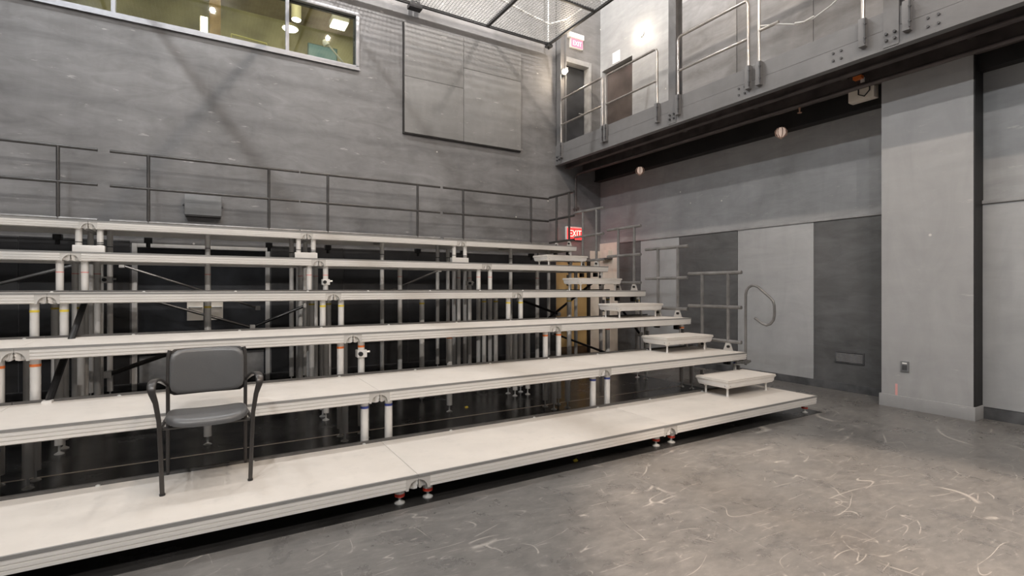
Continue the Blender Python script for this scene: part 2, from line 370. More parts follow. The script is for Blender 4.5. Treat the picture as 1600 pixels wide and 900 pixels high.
d2 = struct(thing('door_2', 'yellow plywood door under the red exit sign', 'door'))
leaf('door_leaf', (6.52, 7.37, YB + 0.03, YB + 0.08, 0.16, 2.1), M_PLY, d2); leaf('door_edge', (7.37, 7.43, YB - 0.03, YB + 0.1, 0, 2.12), M_BLACK, d2)
leaf('kick_board', (6.52, 7.37, YB + 0.02, YB + 0.08, 0.0, 0.155), mat('brown_board', (0.12, 0.07, 0.035), 0.5), d2)
d3 = struct(thing('door_3', 'dark door at the far end of the gallery below the upper exit sign', 'door'))
leaf('door_leaf', (6.62, 7.40, YB + 0.16, YB + 0.2, 4.43, 6.44), M_DOOR_D, d3)
for b in ((6.56, 6.62, YB - 0.02, YB + 0.2, 4.42, 6.55), (7.40, 7.47, YB - 0.02, YB + 0.2, 4.42, 6.55)): leaf('door_jamb', b, M_TRIM, d3)
leaf('door_head', (6.62, 7.40, YB - 0.02, YB + 0.2, 6.44, 6.55), M_TRIM, d3)
part('door_handle', MB().tube((7.3, YB + 0.16, 5.4), (7.3, YB + 0.1, 5.4), 0.012).tube((7.31, YB + 0.1, 5.4), (7.2, YB + 0.1, 5.4), 0.012), M_KICK, d3)
d4 = struct(thing('door_4', 'dark recessed doorway in the side wall of the gallery', 'door'))
leaf('door_leaf', (XW + 0.14, XW + 0.19, 7.99, 8.93, 4.43, 6.4), mat('dark_brown_door', (0.075, 0.06, 0.055), 0.35, var=0.4, scale=2), d4)

# hung sheet panels on back wall (2 x 2)
hp = thing('wall_panel', 'large grey painted sheet panel hung high on the back wall', 'panel', (3.07, YB, 4.3))
for (x0, x1, z0, z1) in ((0, 1.18, 0, 1.02), (0, 1.18, 1.027, 2.0), (1.187, 2.49, 0, 1.42), (1.187, 2.49, 1.427, 2.0)):
    part('sheet', B(x0, x1, -0.06, -0.045, z0, z1), M_HANGP, hp, bevel=0.002)
part('batten_shadow_frame', MB().box(-0.022, 2.495, -0.045, 0, -0.024, 0.06).box(-0.022, 2.48, -0.045, 0, 1.93, 2.008).box(-0.022, 0.06, -0.045, 0, 0.06, 1.93).box(2.43, 2.48, -0.045, 0, 0.06, 1.93).box(1.15, 1.22, -0.045, 0, 0.06, 1.93), M_BLACK, hp)  # black border past the sheets paints in their shadow gap

# control booth window
wf = struct(thing('window_1', 'long aluminium framed control booth window high in the back wall', 'window'))
M_WFR = mat('window_aluminium', (0.3, 0.305, 0.325), 0.4, 0.4)
x0, x1, z0, z1 = WIN
part('window_frame', MB().box(x0, x1, YB - 0.03, YB + 0.1, z0, z0 + 0.075).box(x0, x1, YB - 0.03, YB + 0.1, z1 - 0.055, z1).box(x1 - 0.055, x1, YB - 0.03, YB + 0.1, z0 + 0.055, z1 - 0.055).box(x0, x0 + 0.055, YB - 0.03, YB + 0.1, z0 + 0.055, z1 - 0.055), M_WFR, wf, bevel=0.004)
for xm in (-1.14, 1.11): part('mullion', B(xm - 0.026, xm + 0.026, YB - 0.02, YB + 0.08, z0 + 0.055, z1 - 0.055), M_WFR, wf, bevel=0.003)
part('window_sill', B(x0, x1 + 0.01, YB - 0.045, YB - 0.03, z0 - 0.01, z0 + 0.012), M_WFR, wf)
part('inner_gasket', MB().box(x0, x1 - 0.055, YB + 0.04, YB + 0.08, z1 - 0.085, z1 - 0.055).box(x1 - 0.085, x1 - 0.055, YB + 0.04, YB + 0.08, z0 + 0.055, z1 - 0.085), M_BLACK, wf)
gm = bpy.data.materials.new('window_glass'); gm.use_nodes = True; g = gm.node_tree.nodes['Principled BSDF']
g.inputs['Transmission Weight'].default_value = 1.0; g.inputs['Roughness'].default_value = 0.0; g.inputs['IOR'].default_value = 1.45; g.inputs['Base Color'].default_value = (0.97, 1.0, 0.97, 1)
nt = gm.node_tree; tr = nt.nodes.new('ShaderNodeBsdfTransparent'); gl = nt.nodes.new('ShaderNodeBsdfGlossy'); mx = nt.nodes.new('ShaderNodeMixShader')
gl.inputs['Roughness'].default_value = 0.02; mx.inputs[0].default_value = 0.07; tr.inputs[0].default_value = (0.95, 0.98, 0.93, 1)
nt.links.new(tr.outputs[0], mx.inputs[1]); nt.links.new(gl.outputs[0], mx.inputs[2]); nt.links.new(mx.outputs[0], nt.nodes['Material Output'].inputs[0])
for a, b in ((x0 + 0.055, -1.166), (-1.114, 1.084), (1.136, x1 - 0.055)): part('pane', B(a, b, YB + 0.03, YB + 0.036, z0 + 0.055, z1 - 0.055), gm, wf)
# booth room behind glass
M_BOOTH = mat('booth_wall', (0.4, 0.38, 0.25), 0.7, var=0.45, scale=1.2)
struct(part('wall_booth', MB().box(-4, 3.2, 12.0, 12.15, 4.3, 7.6).box(2.9, 3.05, YB + 0.22, 12.0, 4.3, 7.6), M_BOOTH))
struct(part('floor_booth', B(-4, 3.05, YB + 0.22, 12, 4.2, 4.3), mat('booth_floor', (0.2, 0.18, 0.12), 0.7)))
struct(part('ceiling_booth', B(-4, 3.05, YB + 0.22, 12, 7.25, 7.4), mat('booth_ceiling', (0.42, 0.36, 0.24), 0.8, var=0.3, scale=2)))
def glow(name, col, st): return mat(name, (0.9, 0.88, 0.8), 0.5, emit=col, estr=st)
M_GLOW = glow('lamp_glow', (1.0, 0.93, 0.78), 9.0)
lp = thing('pendant_lamp', 'cylindrical pendant lamp behind the booth window', 'lamp', (1.469, 10.6, 6.64))
part('shade', MB().lathe((0, 0, 0), [(0.085, 0.02), (0.09, 0.02), (0.09, 0.45), (0.02, 0.47)], 18), mat('lamp_shade_cream', (0.6, 0.57, 0.4), 0.5), lp)
part('diffuser', MB().lathe((0, 0, 0), [(0.078, 0.0), (0.084, 0.019)], 18), M_GLOW, lp); part('cord', MB().tube((0, 0, 0.47), (0, 0, 0.61), 0.008, 6), M_CLAMP, lp)
lp = thing('dome_lamp', 'shallow glowing dome lamp behind the booth window', 'lamp', (1.45, 11.3, 6.78))
part('shade', MB().lathe((0, 0, 0), [(0.16, 0), (0.15, 0.05), (0.06, 0.11), (0.02, 0.13)], 20), mat('lamp_shade_cream', (0.6, 0.57, 0.4), 0.5), lp); part('diffuser', MB().lathe((0, 0, 0), [(0.12, -0.03), (0.15, 0.0)], 20), M_GLOW, lp); part('cord', MB().tube((0, 0, 0.13), (0, 0, 0.47), 0.008, 6), M_CLAMP, lp)
lp = thing('ceiling_light', 'square white ceiling light behind the right booth pane', 'ceiling light', (2.42, 11.3, 7.1))
part('housing', B(-0.17, 0.17, -0.2, 0.2, 0.02, 0.15), M_WHITE, lp, bevel=0.005); part('diffuser', B(-0.15, 0.15, -0.18, 0.18, 0, 0.02), M_GLOW, lp)
lp = thing('strip_light', 'upright white strip light beside the brown booth post', 'light', (-0.06, 10.6, 5.98))
part('tube', B(-0.05, 0.05, -0.03, 0.0, 0, 0.3), M_GLOW, lp); part('backing', B(-0.06, 0.06, 0.0, 0.04, -1.68, 0.32), M_CREAM, lp)
tag(part('booth_post', MB().box(0.02, 0.2, 10.65, 10.8, 4.3, 7.25).box(0.0, 0.22, 10.63, 10.82, 4.3, 4.4), mat('brown_post', (0.35, 0.24, 0.12), 0.6, var=0.2), bevel=0.004), 'brown post inside the control booth', 'post')
dk = thing('booth_desk', 'long desk behind the booth window', 'desk', (0, 9.75, 4.3))
part('desk_top', B(-3, 2.7, -0.3, 0.5, 0.9, 0.95), mat('desk_wood', (0.4, 0.32, 0.16), 0.5), dk, bevel=0.004)
for x in (-2.8, 0, 2.55): part('leg', B(x, x + 0.07, 0.0, 0.4, 0, 0.9), M_BLACK, dk)
mn = thing('monitor', 'teal lit monitor on the booth desk', 'monitor', (1.82, 9.85, 5.25))
part('screen_case', B(-0.26, 0.26, 0, 0.05, 0.32, 0.68), mat('monitor_teal', (0.1, 0.16, 0.16), 0.4), mn, bevel=0.006); part('screen', B(-0.24, 0.24, -0.005, 0, 0.34, 0.66), mat('screen_teal', (0.08, 0.14, 0.14), 0.3, emit=(0.2, 0.36, 0.36), estr=0.35), mn)
part('stand', MB().tube((0, 0.03, 0), (0, 0.03, 0.34), 0.025).box(-0.12, 0.12, -0.06, 0.12, 0, 0.015), M_CLAMP, mn)
dl = thing('desk_lamp', 'white articulated desk lamp in front of the teal monitor', 'lamp', (2.1, 9.55, 5.25))
part('arm', MB().path([(0, 0, 0.0), (0.02, 0, 0.32), (-0.28, 0, 0.62)], 0.016, 8), M_WHITE, dl); part('base', MB().lathe((0, 0, 0), [(0.07, 0), (0.07, 0.015), (0.02, 0.03)]), M_WHITE, dl)
part('lamp_head', MB().lathe((0, 0, 0), [(0.06, -0.04), (0.05, 0.02), (0.02, 0.06)]), M_WHITE, dl, (-0.29, 0, 0.6), rot=(0, -0.6, 0))
tag(part('paper_cone', MB().lathe((0, 0, 0), [(0.07, 0), (0.03, 0.1), (0.02, 0.3)], 10), M_WHITE, None, (1.72, 9.6, 5.25)), 'white cone shaped thing on the booth desk', 'cone')
tag(part('wall_notice', MB().box(0, 0.11, -0.006, 0, 0, 0.2).box(0.01, 0.1, -0.008, -0.006, 0.01, 0.19), mat('notice_yellow', (0.85, 0.68, 0.3), 0.6), None, (1.9, 12.0, 6.57)), 'small yellow notice on the booth wall', 'notice')
tag(part('desk_rail', MB().path([(0.33, 9.6, 5.25), (0.33, 9.6, 5.66), (0.86, 9.6, 5.63), (0.86, 9.6, 5.25)], 0.012, 8), mat('rail_yellow', (0.8, 0.75, 0.3), 0.5)), 'thin yellow rail standing on the booth desk', 'rail')
point_lamp('booth_fill_lamp', (1.2, 9.5, 7.0), 40, (1.0, 0.93, 0.7), 0.1); point_lamp('booth_fill_lamp', (2.5, 9.5, 7.1), 16, (1.0, 0.94, 0.72), 0.1); point_lamp('booth_fill_lamp', (-1.5, 9.6, 7.1), 30, (1.0, 0.9, 0.62), 0.1)  # unseen fill lamps added above the window to light the booth

# ------------------------------------------------------------------ tiered seating platforms
LEN, DEP, RISE, T1 = 2.44, 0.8998, 0.4093, 0.203
Y1, XE = 3.2667, 6.0992
TZ = [T1 + RISE * i for i in range(6)]; TZ[3] -= 0.012; TZ[5] += 0.012
TY = [Y1 + DEP * i for i in range(6)]
FH = 0.098   # frame height
PROF = [(0.003, -0.016), (0.003, -0.040), (0.009, -0.0415), (0.009, -0.0445), (0.003, -0.046), (0.004, -0.066), (0.010, -0.0675), (0.010, -0.0705), (0.005, -0.072), (0.007, -0.090), (0.024, -FH), (0.052, -FH), (0.052, -0.016)]
SPROF = [(0.0, -0.016), (0.003, -0.026), (0.012, -0.036), (0.016, -0.044), (0.017, -0.06), (0.021, -0.08), (0.032, -FH), (0.06, -FH), (0.06, -0.016)]
CW = 0.085
cache = {}
def cm(key, fn):
    if key not in cache: cache[key] = fn()
    return cache[key]
def mitre_rail(length, c0, c1, m0, m1):
    """rail along +x at y inset; c0/c1 start and end; m0/m1 mitre flags"""
    return MB().prism(PROF, lambda i, z: (c0 + (i if m0 else 0), i, z), lambda i, z: (c1 - (i if m1 else 0), i, z))
def casting(sign):
    R, Hh = 0.066, 0.066
    loop = [(0, 0 - 0.016), (CW, -0.016), (CW, -FH), (R, -FH)] + [(R * math.cos(t), -FH + Hh * math.sin(t)) for t in [math.pi / 2 * i / 6 for i in range(1, 7)]]
    m = MB().prism([(sign * a, b) for a, b in loop], lambda a, b: (a, 0.004, b), lambda a, b: (a, 0.03, b))
    m.box(*sorted((sign * 0.004, sign * CW)), 0.03, 0.04, -0.088, -0.016)
    m.box(*sorted((sign * 0.028, sign * 0.034)), 0.022, 0.03, -0.086, -0.02)
    return m
def foot_mesh():
    return MB().lathe((0, 0, 0), [(0.036, 0), (0.036, 0.006), (0.026, 0.012), (0.012, 0.02), (0.009, 0.024), (0.009, 0.078)], 12)
def platform(tier, k, label):
    """k = 0 at the stair end"""
    z, y = TZ[tier], TY[tier]; xl = XE - LEN * (k + 1)
    open_r = k == 0
    t = thing('stage_platform', label, 'platform', (xl, y, z), 'stage platforms of the tiered seating')
    L, D = LEN - 0.002, DEP - 0.004
    put('deck_panel', cm(('deck'), lambda: B(0.0005, L - 0.0005, 0.014, D - 0.03, -0.0155, 0.0).mesh('deck_panel', M_DECK, bevel=0.0006)), t)
    xs = L if open_r else L - CW
    put('front_rail', cm(('front', open_r), lambda: mitre_rail(L, CW, xs, False, open_r).mesh('front_rail', M_ALU, 25)), t)
    put('edge_trim', cm(('trim', open_r), lambda: B(0.0, L, 0.0, 0.014, -0.016, 0.0015).mesh('edge_trim', M_EDGE)), t)
    rear = put('rear_rail', cm(('front', 'rear'), lambda: mitre_rail(L, 0.0, L, True, True).mesh('rear_rail', M_ALU, 25)), t, (L, D, 0), (0, 0, math.pi))
    put('rear_strip', cm('rstrip', lambda: B(0.0, L, D - 0.03, D, -0.016, 0.018).mesh('rear_strip', M_STRIP, bevel=0.002)), t)
    for sx in (0.62, 1.5, 2.3):
        put('screw', cm('screw', lambda: MB().lathe((0, 0, 0), [(0.014, 0), (0.013, 0.006), (0.005, 0.01)], 10).mesh('screw', M_SCREW)), t, (sx, D - 0.036, 0.0))
    put('end_rail', cm('end', lambda: mitre_rail(D, 0.0, D, True, True).mesh('end_rail', M_ALU, 25)), t, (L, 0, 0), (0, 0, math.pi / 2))
    put('end_rail', cm('end', None), t, (0, D, 0), (0, 0, -math.pi / 2))
    put('corner_casting', cm('castL', lambda: casting(1).mesh('corner_casting', M_CAST)), t)
    if not open_r: put('corner_casting', cm('castR', lambda: casting(-1).mesh('corner_casting', M_CAST)), t, (L, 0, 0))
    def leg(x, yy):
        top = -0.03 if not (yy < 0.2) else -0.045
        lg = put('leg', cm(('leg', tier, top), lambda: MB().tube((0, 0, top), (0, 0, -z + (0.085 if tier else 0.05)), 0.033, 18).mesh('leg', M_LEG)), t, (x, yy, 0))
        zb = [-FH - 0.053, -FH - 0.05, -FH - 0.055, -FH - 0.075, -FH - 0.12, -FH - 0.16][tier]
        put('tape_band', cm(('tape', tier), lambda: MB().tube((0, 0, zb), (0, 0, zb + (0.02 if tier < 4 else 0.01)), 0.0345, 18).mesh('tape_band', TAPE[tier])), lg)
        put('foot', cm('foot', lambda: foot_mesh().mesh('foot', M_SCREW)), lg, (0, 0, -z + 0.004))
    for x in (0.1, L - 0.1):
        for yy in (0.09, D - 0.09): leg(x, yy)
    if tier >= 2:
        leg(L / 2, D / 2); put('socket_plate', cm('sock', lambda: B(-0.09, 0.09, -0.05, 0.05, -0.04, -0.026).mesh('socket_plate', M_RAIL)), t, (L / 2, D / 2, 0))
        put('cross_beam', cm('xb', lambda: B(-0.03, 0.03, 0.05, D - 0.05, -0.07, -0.026).mesh('cross_beam', M_CAST)), t, (L / 2, 0, 0))
    return t
TN = ['lowest', 'second', 'third', 'fourth', 'fifth', 'top']
PN = ['end platform beside the steps', 'second platform from the steps', 'third platform from the steps', 'platform farthest from the steps']
for ti in range(6):
    for k in range(4):
        lab = 'beige topped aluminium %s in the %s tier of seating' % (PN[k], TN[ti])
        if ti == 0 and k == 2: lab = 'beige topped aluminium platform of the lowest tier carrying the black armchair'
        platform(ti, k, lab)

CN = ['nearest the steps', 'left of the middle', 'at the left edge of the picture']
for k in range(3):
    t = thing('leg_coupler', 'white block coupling two legs of the top tier, ' + CN[k], 'coupler', (XE - LEN * (k + 1), TY[5] + 0.09, TZ[5] - 0.38), 'leg couplers')
    put('block', cm('coup', lambda: B(-0.155, 0.15, -0.045, 0.045, 0, 0.09).mesh('block', M_ALUW, bevel=0.006)), t)
    put('cable_tie', cm('tie', lambda: MB().tube((0.098, 0, 0.1), (0.098, 0, 0.112), 0.036, 14).mesh('cable_tie', M_CLAMP)), t)

# ------------------------------------------------------------------ intermediate steps
SN = ['lowest step box, standing on the lowest tier', 'second step box up, standing on the second tier', 'third step box up, standing on the third tier', 'fourth step box up, standing on the fourth tier', 'highest step box, standing on the fifth tier']
SW, SD, SZ = 0.915, 0.457, 0.203
for i in range(5):
    x0 = 5.07; y0 = TY[i + 1] - SD - 0.015
    t = thing('step_box', 'beige topped ' + SN[i], 'step', (x0, y0, TZ[i]), 'step boxes between the tiers')
    def ring():
        m = MB()
        for (o, ang, ln) in (((0, 0), 0, SW), ((SW, 0), 90, SD), ((SW, SD), 180, SW), ((0, SD), 270, SD)):
            c, s_ = round(math.cos(math.radians(ang))), round(math.sin(math.radians(ang)))
            f = lambda u, v, z, o=o, c=c, s_=s_: (o[0] + c * u - s_ * v, o[1] + s_ * u + c * v, SZ + z)
            pr = SPROF
            m.prism(pr, lambda a, b: f(a, a, b), lambda a, b, ln=ln: f(ln - a, a, b))
        return m
    put('frame', cm('sframe', lambda: ring().mesh('frame', M_ALUW, 25)), t)
    put('step_top', cm('stop', lambda: B(0.004, SW - 0.004, 0.004, SD - 0.004, SZ - 0.018, SZ).mesh('step_top', M_DECK, bevel=0.002)), t)
    for (fx, fy) in ((0.09, 0.08), (SW - 0.09, 0.08), (0.09, SD - 0.08), (SW - 0.09, SD - 0.08)):
        put('foot', cm('sfoot', lambda: MB().lathe((0, 0, 0), [(0.014, 0), (0.012, 0.05), (0.012, 0.085), (0.026, 0.1), (0.026, 0.12)], 12).mesh('foot', M_ALUW)), t, (fx, fy, 0))
    put('corner_cap', cm('scap', lambda: MB().lathe((0, 0, 0), [(0.03, 0), (0.045, 0.02), (0.045, 0.06), (0.03, 0.07)], 14).mesh('corner_cap', M_CAST)), t, (0.062, 0.062, SZ - 0.095))
    for hx in (0.1, 0.8): put('hook', cm('shook', lambda: B(0, 0.02, SD - 0.03, SD + 0.012, 0.08, 0.26).mesh('hook', M_RAIL)), t, (hx, 0, 0))

# ------------------------------------------------------------------ guard rails
YR = TY[5] + DEP - 0.045; ZD = TZ[5] + 0.018
rear_secs = [((-3.57, -1.257), (-3.1, -1.658), 'top tier, cut by the left picture edge'), ((-1.129, 1.234), (-0.707, 0.803), 'top tier in front of the grey wall box'),
             ((1.253, 3.625), (1.67, 3.197), 'top tier below the hung wall panel'), ((3.688, 6.03), (4.088, 5.598), 'top tier nearest the corner')]
for (a, b), posts, where in rear_secs:
    t = thing('guard_rail', 'dark two bar guard rail on the ' + where, 'railing', ((a + b) / 2, YR, ZD), 'rear guard rails')
    hl = (b - a) / 2; cx = (a + b) / 2; H = 3.295 - ZD
    part('top_rail', MB().tube((-hl, 0, H), (hl, 0, H), 0.021, 12), M_RAIL, t); part('mid_rail', MB().tube((-hl, 0, H - 0.463), (hl, 0, H - 0.463), 0.021, 12), M_RAIL, t)
    part('base_rail', MB().tube((-hl, 0, 0.085), (hl, 0, 0.085), 0.021, 12), M_RAILG, t)
    for p in posts:
        po = part('post', MB().tube((p - cx, 0.0, 0.0), (p - cx, 0.0, H), 0.021, 12), M_RAIL, t)
        part('clamp', MB().box(p - cx - 0.045, p - cx + 0.045, -0.05, 0.04, -0.2, -0.128).tube((p - cx, -0.02, -0.2), (p - cx, -0.02, -0.26), 0.026, 10), M_CLAMP, po)
XS = XE - 0.055
side = [(1, 5.07, 4.21, (4.83, 4.41)), (2, 5.92, 5.09, (5.66, 5.27)), (3, 6.83, 6.03, (6.56, 6.18)), (4, 7.77, 6.94, (7.52, 7.13)), (5, 8.6, 7.79, (8.36, 7.94))]
for (ti, ya, yb, posts) in side:
    t = thing('side_rail', 'grey tube guard rail at the open end of the %s tier' % TN[ti], 'railing', (XS, TY[ti], TZ[ti]), 'side guard rails')
    y0 = TY[ti]; m = M_RAILG if ti < 5 else M_RAIL
    for nm, h in (('top_rail', 1.055), ('mid_rail', 0.59), ('low_rail', 0.128)):
        part(nm, MB().tube((0, ya - y0, h), (0, yb - y0, h), 0.024, 12), m, t)
    for p in posts: part('post', MB().tube((0, p - y0, 0.128), (0, p - y0, 1.055), 0.023, 12), m, t)
    for p in posts:
        q = part('bracket', MB().prism([(-0.07, 0.0), (0.07, 0.0), (0.03, 0.11), (-0.03, 0.11)], lambda a, b, p=p: (-0.012, p - y0 + a, b), lambda a, b, p=p: (0.012, p - y0 + a, b)), M_CAST, t)
        part('knob', MB().tube((-0.012, p - y0 - 0.02, 0.06), (-0.04, p - y0 - 0.02, 0.06), 0.018, 10), M_CLAMP, q)
        part('clamp', B(-0.05, 0.0, p - y0 - 0.04, p - y0 + 0.04, -0.18, -0.105), M_CLAMP, t)
hr = thing('hand_rail', 'tall post with looped hand grip at the front corner of the second tier', 'handrail', (XE + 0.02, 4.2, 0.44))
pts = [(0, 0.0, 0), (0, 0.0, 0.93), (0, -0.012, 0.985), (0, -0.045, 1.03), (0, -0.09, 1.052), (0, -0.135, 1.05), (0, -0.18, 1.03), (0, -0.34, 0.90), (0, -0.38, 0.855), (0, -0.398, 0.8), (0, -0.4, 0.68), (0, -0.385, 0.615), (0, -0.345, 0.565), (0, -0.295, 0.545), (0, -0.24, 0.56), (0, -0.13, 0.63)]
part('loop', MB().path(pts, 0.0165, 12), M_RAILG, hr, smooth=60)
part('clamp', MB().box(-0.07, 0.03, -0.03, 0.05, 0.02, 0.07).tube((0.02, 0.0, 0.045), (0.09, 0.0, 0.045), 0.02, 10).tube((-0.2, 0.0, 0.045), (-0.06, 0.0, 0.045), 0.016, 10), M_RAILG, hr)

# ------------------------------------------------------------------ braces between the legs
braces = [((-2.3, 8.2, 1.44), (-1.35, 8.2, 1.77), 0.02, 'grey brace rising to the right below the top tier at the left edge', M_RAILG),
          ((-0.95, 8.2, 1.75), (0.62, 8.2, 1.17), 0.016, 'thin grey brace falling to the right across the double door', M_RAILG),
          ((-0.75, 7.45, 1.37), (0.62, 7.45, 0.9), 0.018, 'lower grey brace falling to the right below the fourth tier', M_RAIL),
          ((0.5, 7.45, 0.95), (1.15, 7.45, 1.22), 0.02, 'black brace rising to the leg cluster right of the double door', M_CLAMP),
          ((-0.8, 6.0, 0.655), (-0.02, 6.0, 0.93), 0.022, 'dark brace rising behind the chair to the third tier', M_RAIL),
          ((-1.02, 5.0, 0.6), (-1.02, 6.35, 1.34), 0.026, 'thick black brace between the third and fourth tier at the left', M_CLAMP),
          ((2.45, 8.0, 1.39), (3.35, 8.0, 1.76), 0.016, 'thin grey brace rising below the fifth tier left of the middle', M_RAILG),
          ((4.6, 6.8, 0.87), (5.7, 6.8, 1.56), 0.02, 'black brace rising in front of the plywood door', M_CLAMP),
          ((4.2, 6.8, 1.28), (4.95, 6.8, 1.03), 0.02, 'black brace falling left of the plywood door', M_CLAMP),
          ((5.93, 8.3, 0.55), (5.93, 6.7, 0.33), 0.02, 'black brace low in front of the plywood door', M_CLAMP),
          ((5.55, 5.95, 1.13), (5.95, 5.95, 0.72), 0.018, 'short black brace falling below the fourth tier beside the steps', M_CLAMP)]
for p, q, r, lab, m in braces:
    c = (Vector(p) + Vector(q)) / 2; t = thing('leg_brace', lab, 'brace', c, 'leg braces')
    part('bar', MB().tube(Vector(p) - c, Vector(q) - c, r, 10), m, t)
    for e in (p, q):
        v = Vector(e) - c; part('pipe_clamp', B(v.x - 0.03, v.x + 0.03, v.y - 0.035, v.y + 0.035, v.z - 0.03, v.z + 0.03), M_ALUW, t, bevel=0.008)

for loc, lab in (((1.319, 5.156, 0.77), 'white pipe clamp on a leg of the third tier right of the chair'), ((1.319, 6.956, 1.5), 'white pipe clamp on a leg of the fifth tier left of the middle'), ((-1.03, 7.676, 1.52), 'white pipe clamp on a leg behind the fifth tier at the left'), ((3.759, 7.676, 1.5), 'white pipe clamp on a leg behind the fifth tier right of the middle')):
    t = thing('leg_clamp', lab, 'clamp', loc, 'white leg clamps')
    put('collar', cm('lcol', lambda: B(-0.048, 0.048, -0.045, 0.045, 0, 0.075).mesh('collar', M_ALUW, bevel=0.008)), t)
    put('knob', cm('lknob', lambda: MB().tube((-0.02, -0.045, 0.038), (-0.02, -0.075, 0.038), 0.022, 10).mesh('knob', M_CLAMP)), t)
    put('bolt', cm('lbolt', lambda: MB().tube((0.048, 0, 0.05), (0.085, 0, 0.05), 0.012, 8).mesh('bolt', M_SCREW)), t)

# ------------------------------------------------------------------ chair
ch = thing('armchair', 'black armchair with padded seat and back standing alone on the lowest tier', 'chair', (0, 3.945, T1))
def cushion(w, d, fn, nx=14, ny=12, th=0.045, exp=4.0):
    """rounded-rectangle pad mapped through fn(u, v, h)"""
    m = MB(); N = 36; rings = [(1.0, 0.0), (1.0, 0.3), (0.985, 0.7), (0.95, 0.92), (0.85, 1.0), (0.5, 1.03), (0.02, 1.05)]
    bot = [(0.02, -0.25), (0.9, -0.2), (0.97, -0.1)]
    allr = bot + rings
    for (s_, h) in allr:
        for i in range(N):
            t = 2 * math.pi * i / N; c, sn = math.cos(t), math.sin(t)
            k = (abs(c) ** exp + abs(sn) ** exp) ** (-1 / exp)
            m.v.append(tuple(fn(w / 2 * s_ * k * c, d / 2 * s_ * k * sn, th * h)))
    for a in range(len(allr) - 1):
        for i in range(N):
            j = (i + 1) % N; m.f.append((a * N + i, a * N + j, (a + 1) * N + j, (a + 1) * N + i))
    m.f.append(tuple(reversed(range(N)))); m.f.append(tuple((len(allr) - 1) * N + i for i in range(N))); return m
def seat_fn(u, v, h):
    fr = max(0.0, (-v - 0.13) / 0.1); z = 0.425 - 0.03 * (v + 0.22) / 0.44 - 0.028 * fr ** 2 + 0.012 * (abs(u) / 0.23) ** 2
    return (u, v - 0.005, z + h)
part('seat', cushion(0.465, 0.46, seat_fn, th=0.036, exp=5.0), M_CH_PL, ch, smooth=60)
def back_fn(u, v, h):
    z = 0.685 + v; lean = 0.2 + (z - 0.52) * 0.16 + 0.035 * (1 - (u / 0.22) ** 2)
    return (u, lean - h, z)
part('backrest', cushion(0.45, 0.3, back_fn, th=0.03, exp=6.5), M_CH_PL, ch, smooth=60)
def shell_fn(u, v, h):
    z = 0.68 + v; lean = 0.225 + (z - 0.52) * 0.16 + 0.035 * (1 - (u / 0.24) ** 2)
    return (u, lean + h, z)
part('back_shell', cushion(0.485, 0.315, shell_fn, th=0.012, exp=10), M_CH_FR, ch, smooth=60)
for s_ in (-1, 1):
    x = s_ * 0.238
    part('arm_frame', MB().path([(x, -0.205, 0), (s_ * 0.246, -0.21, 0.25), (s_ * 0.254, -0.215, 0.45), (s_ * 0.27, -0.23, 0.57), (s_ * 0.287, -0.243, 0.632), (s_ * 0.291, -0.24, 0.655), (s_ * 0.291, -0.222, 0.674), (s_ * 0.29, -0.18, 0.684), (s_ * 0.286, -0.08, 0.682), (s_ * 0.276, 0.05, 0.664), (s_ * 0.262, 0.14, 0.64), (s_ * 0.248, 0.19, 0.618), (s_ * 0.235, 0.215, 0.6)], 0.014, 12,
        flat=(0.0125, 0.011, (1, 0, 0)), wid=[1, 1, 1, 1.15, 1.5, 1.75, 1.85, 1.85, 1.75, 1.5, 1.1, 0.8, 0.7]), M_CH_FR, ch, smooth=60)
    part('rear_leg', MB().path([(s_ * 0.232, 0.2, 0), (s_ * 0.232, 0.195, 0.3), (s_ * 0.232, 0.2, 0.45), (s_ * 0.234, 0.225, 0.62), (s_ * 0.232, 0.255, 0.8), (s_ * 0.225, 0.262, 0.83)], 0.014, 12, flat=(0.015, 0.012, (0, 1, 0))), M_CH_FR, ch, smooth=60)
    part('side_bar', MB().path([(s_ * 0.252, -0.205, 0.4), (s_ * 0.235, 0.195, 0.385)], 0.012, 10), M_CH_FR, ch)
    for yy in (-0.205, 0.2): part('glide', MB().lathe((s_ * (0.238 if yy < 0 else 0.232), yy, 0), [(0.016, 0), (0.016, 0.012)], 10), M_CLAMP, ch)
    part('cross_bar', MB().tube((-0.24, s_ * 0.15, 0.392), (0.24, s_ * 0.15, 0.392), 0.011, 10), M_CH_FR, ch)

# ------------------------------------------------------------------ gallery along the right wall
XG = 6.47
gal = thing('gallery', 'grey steel gallery running along the right wall above the pier', 'balcony', (XG, 5.0, 4.11))
def gp(name, mb, m, parent=None, bevel=0.0): return part(name, mb, m, parent or gal, (-XG, -5.0, -4.11) if parent is None else (0, 0, 0), bevel)
GY0, GY1 = -1.0, 8.99
gp('fascia_beam', MB().box(XG, XG + 0.012, GY0, GY1, 4.12, 4.33).box(XG - 0.004, XG + 0.1, GY0, GY1, 4.11, 4.125), M_GALW)
gp('kick_plate', B(XG + 0.004, XG + 0.014, GY0, GY1, 4.335, 4.535), M_GALW)
gp('walkway_floor', B(XG + 0.014, XW - 0.01, GY0, GY1, 4.36, 4.42), M_BROWNBLK)
gp('soffit', B(XG + 0.15, XW - 0.02, GY0, GY1, 4.3, 4.35), M_BLACK)
gp('inner_beam', MB().box(6.72, 6.82, GY0, GY1, 4.07, 4.085).box(6.765, 6.775, GY0, GY1, 4.085, 4.3), M_BROWNBLK)
gp('second_beam', MB().box(7.18, 7.27, GY0, GY1, 4.03, 4.045).box(7.22, 7.23, GY0, GY1, 4.045, 4.3), M_BROWNBLK)
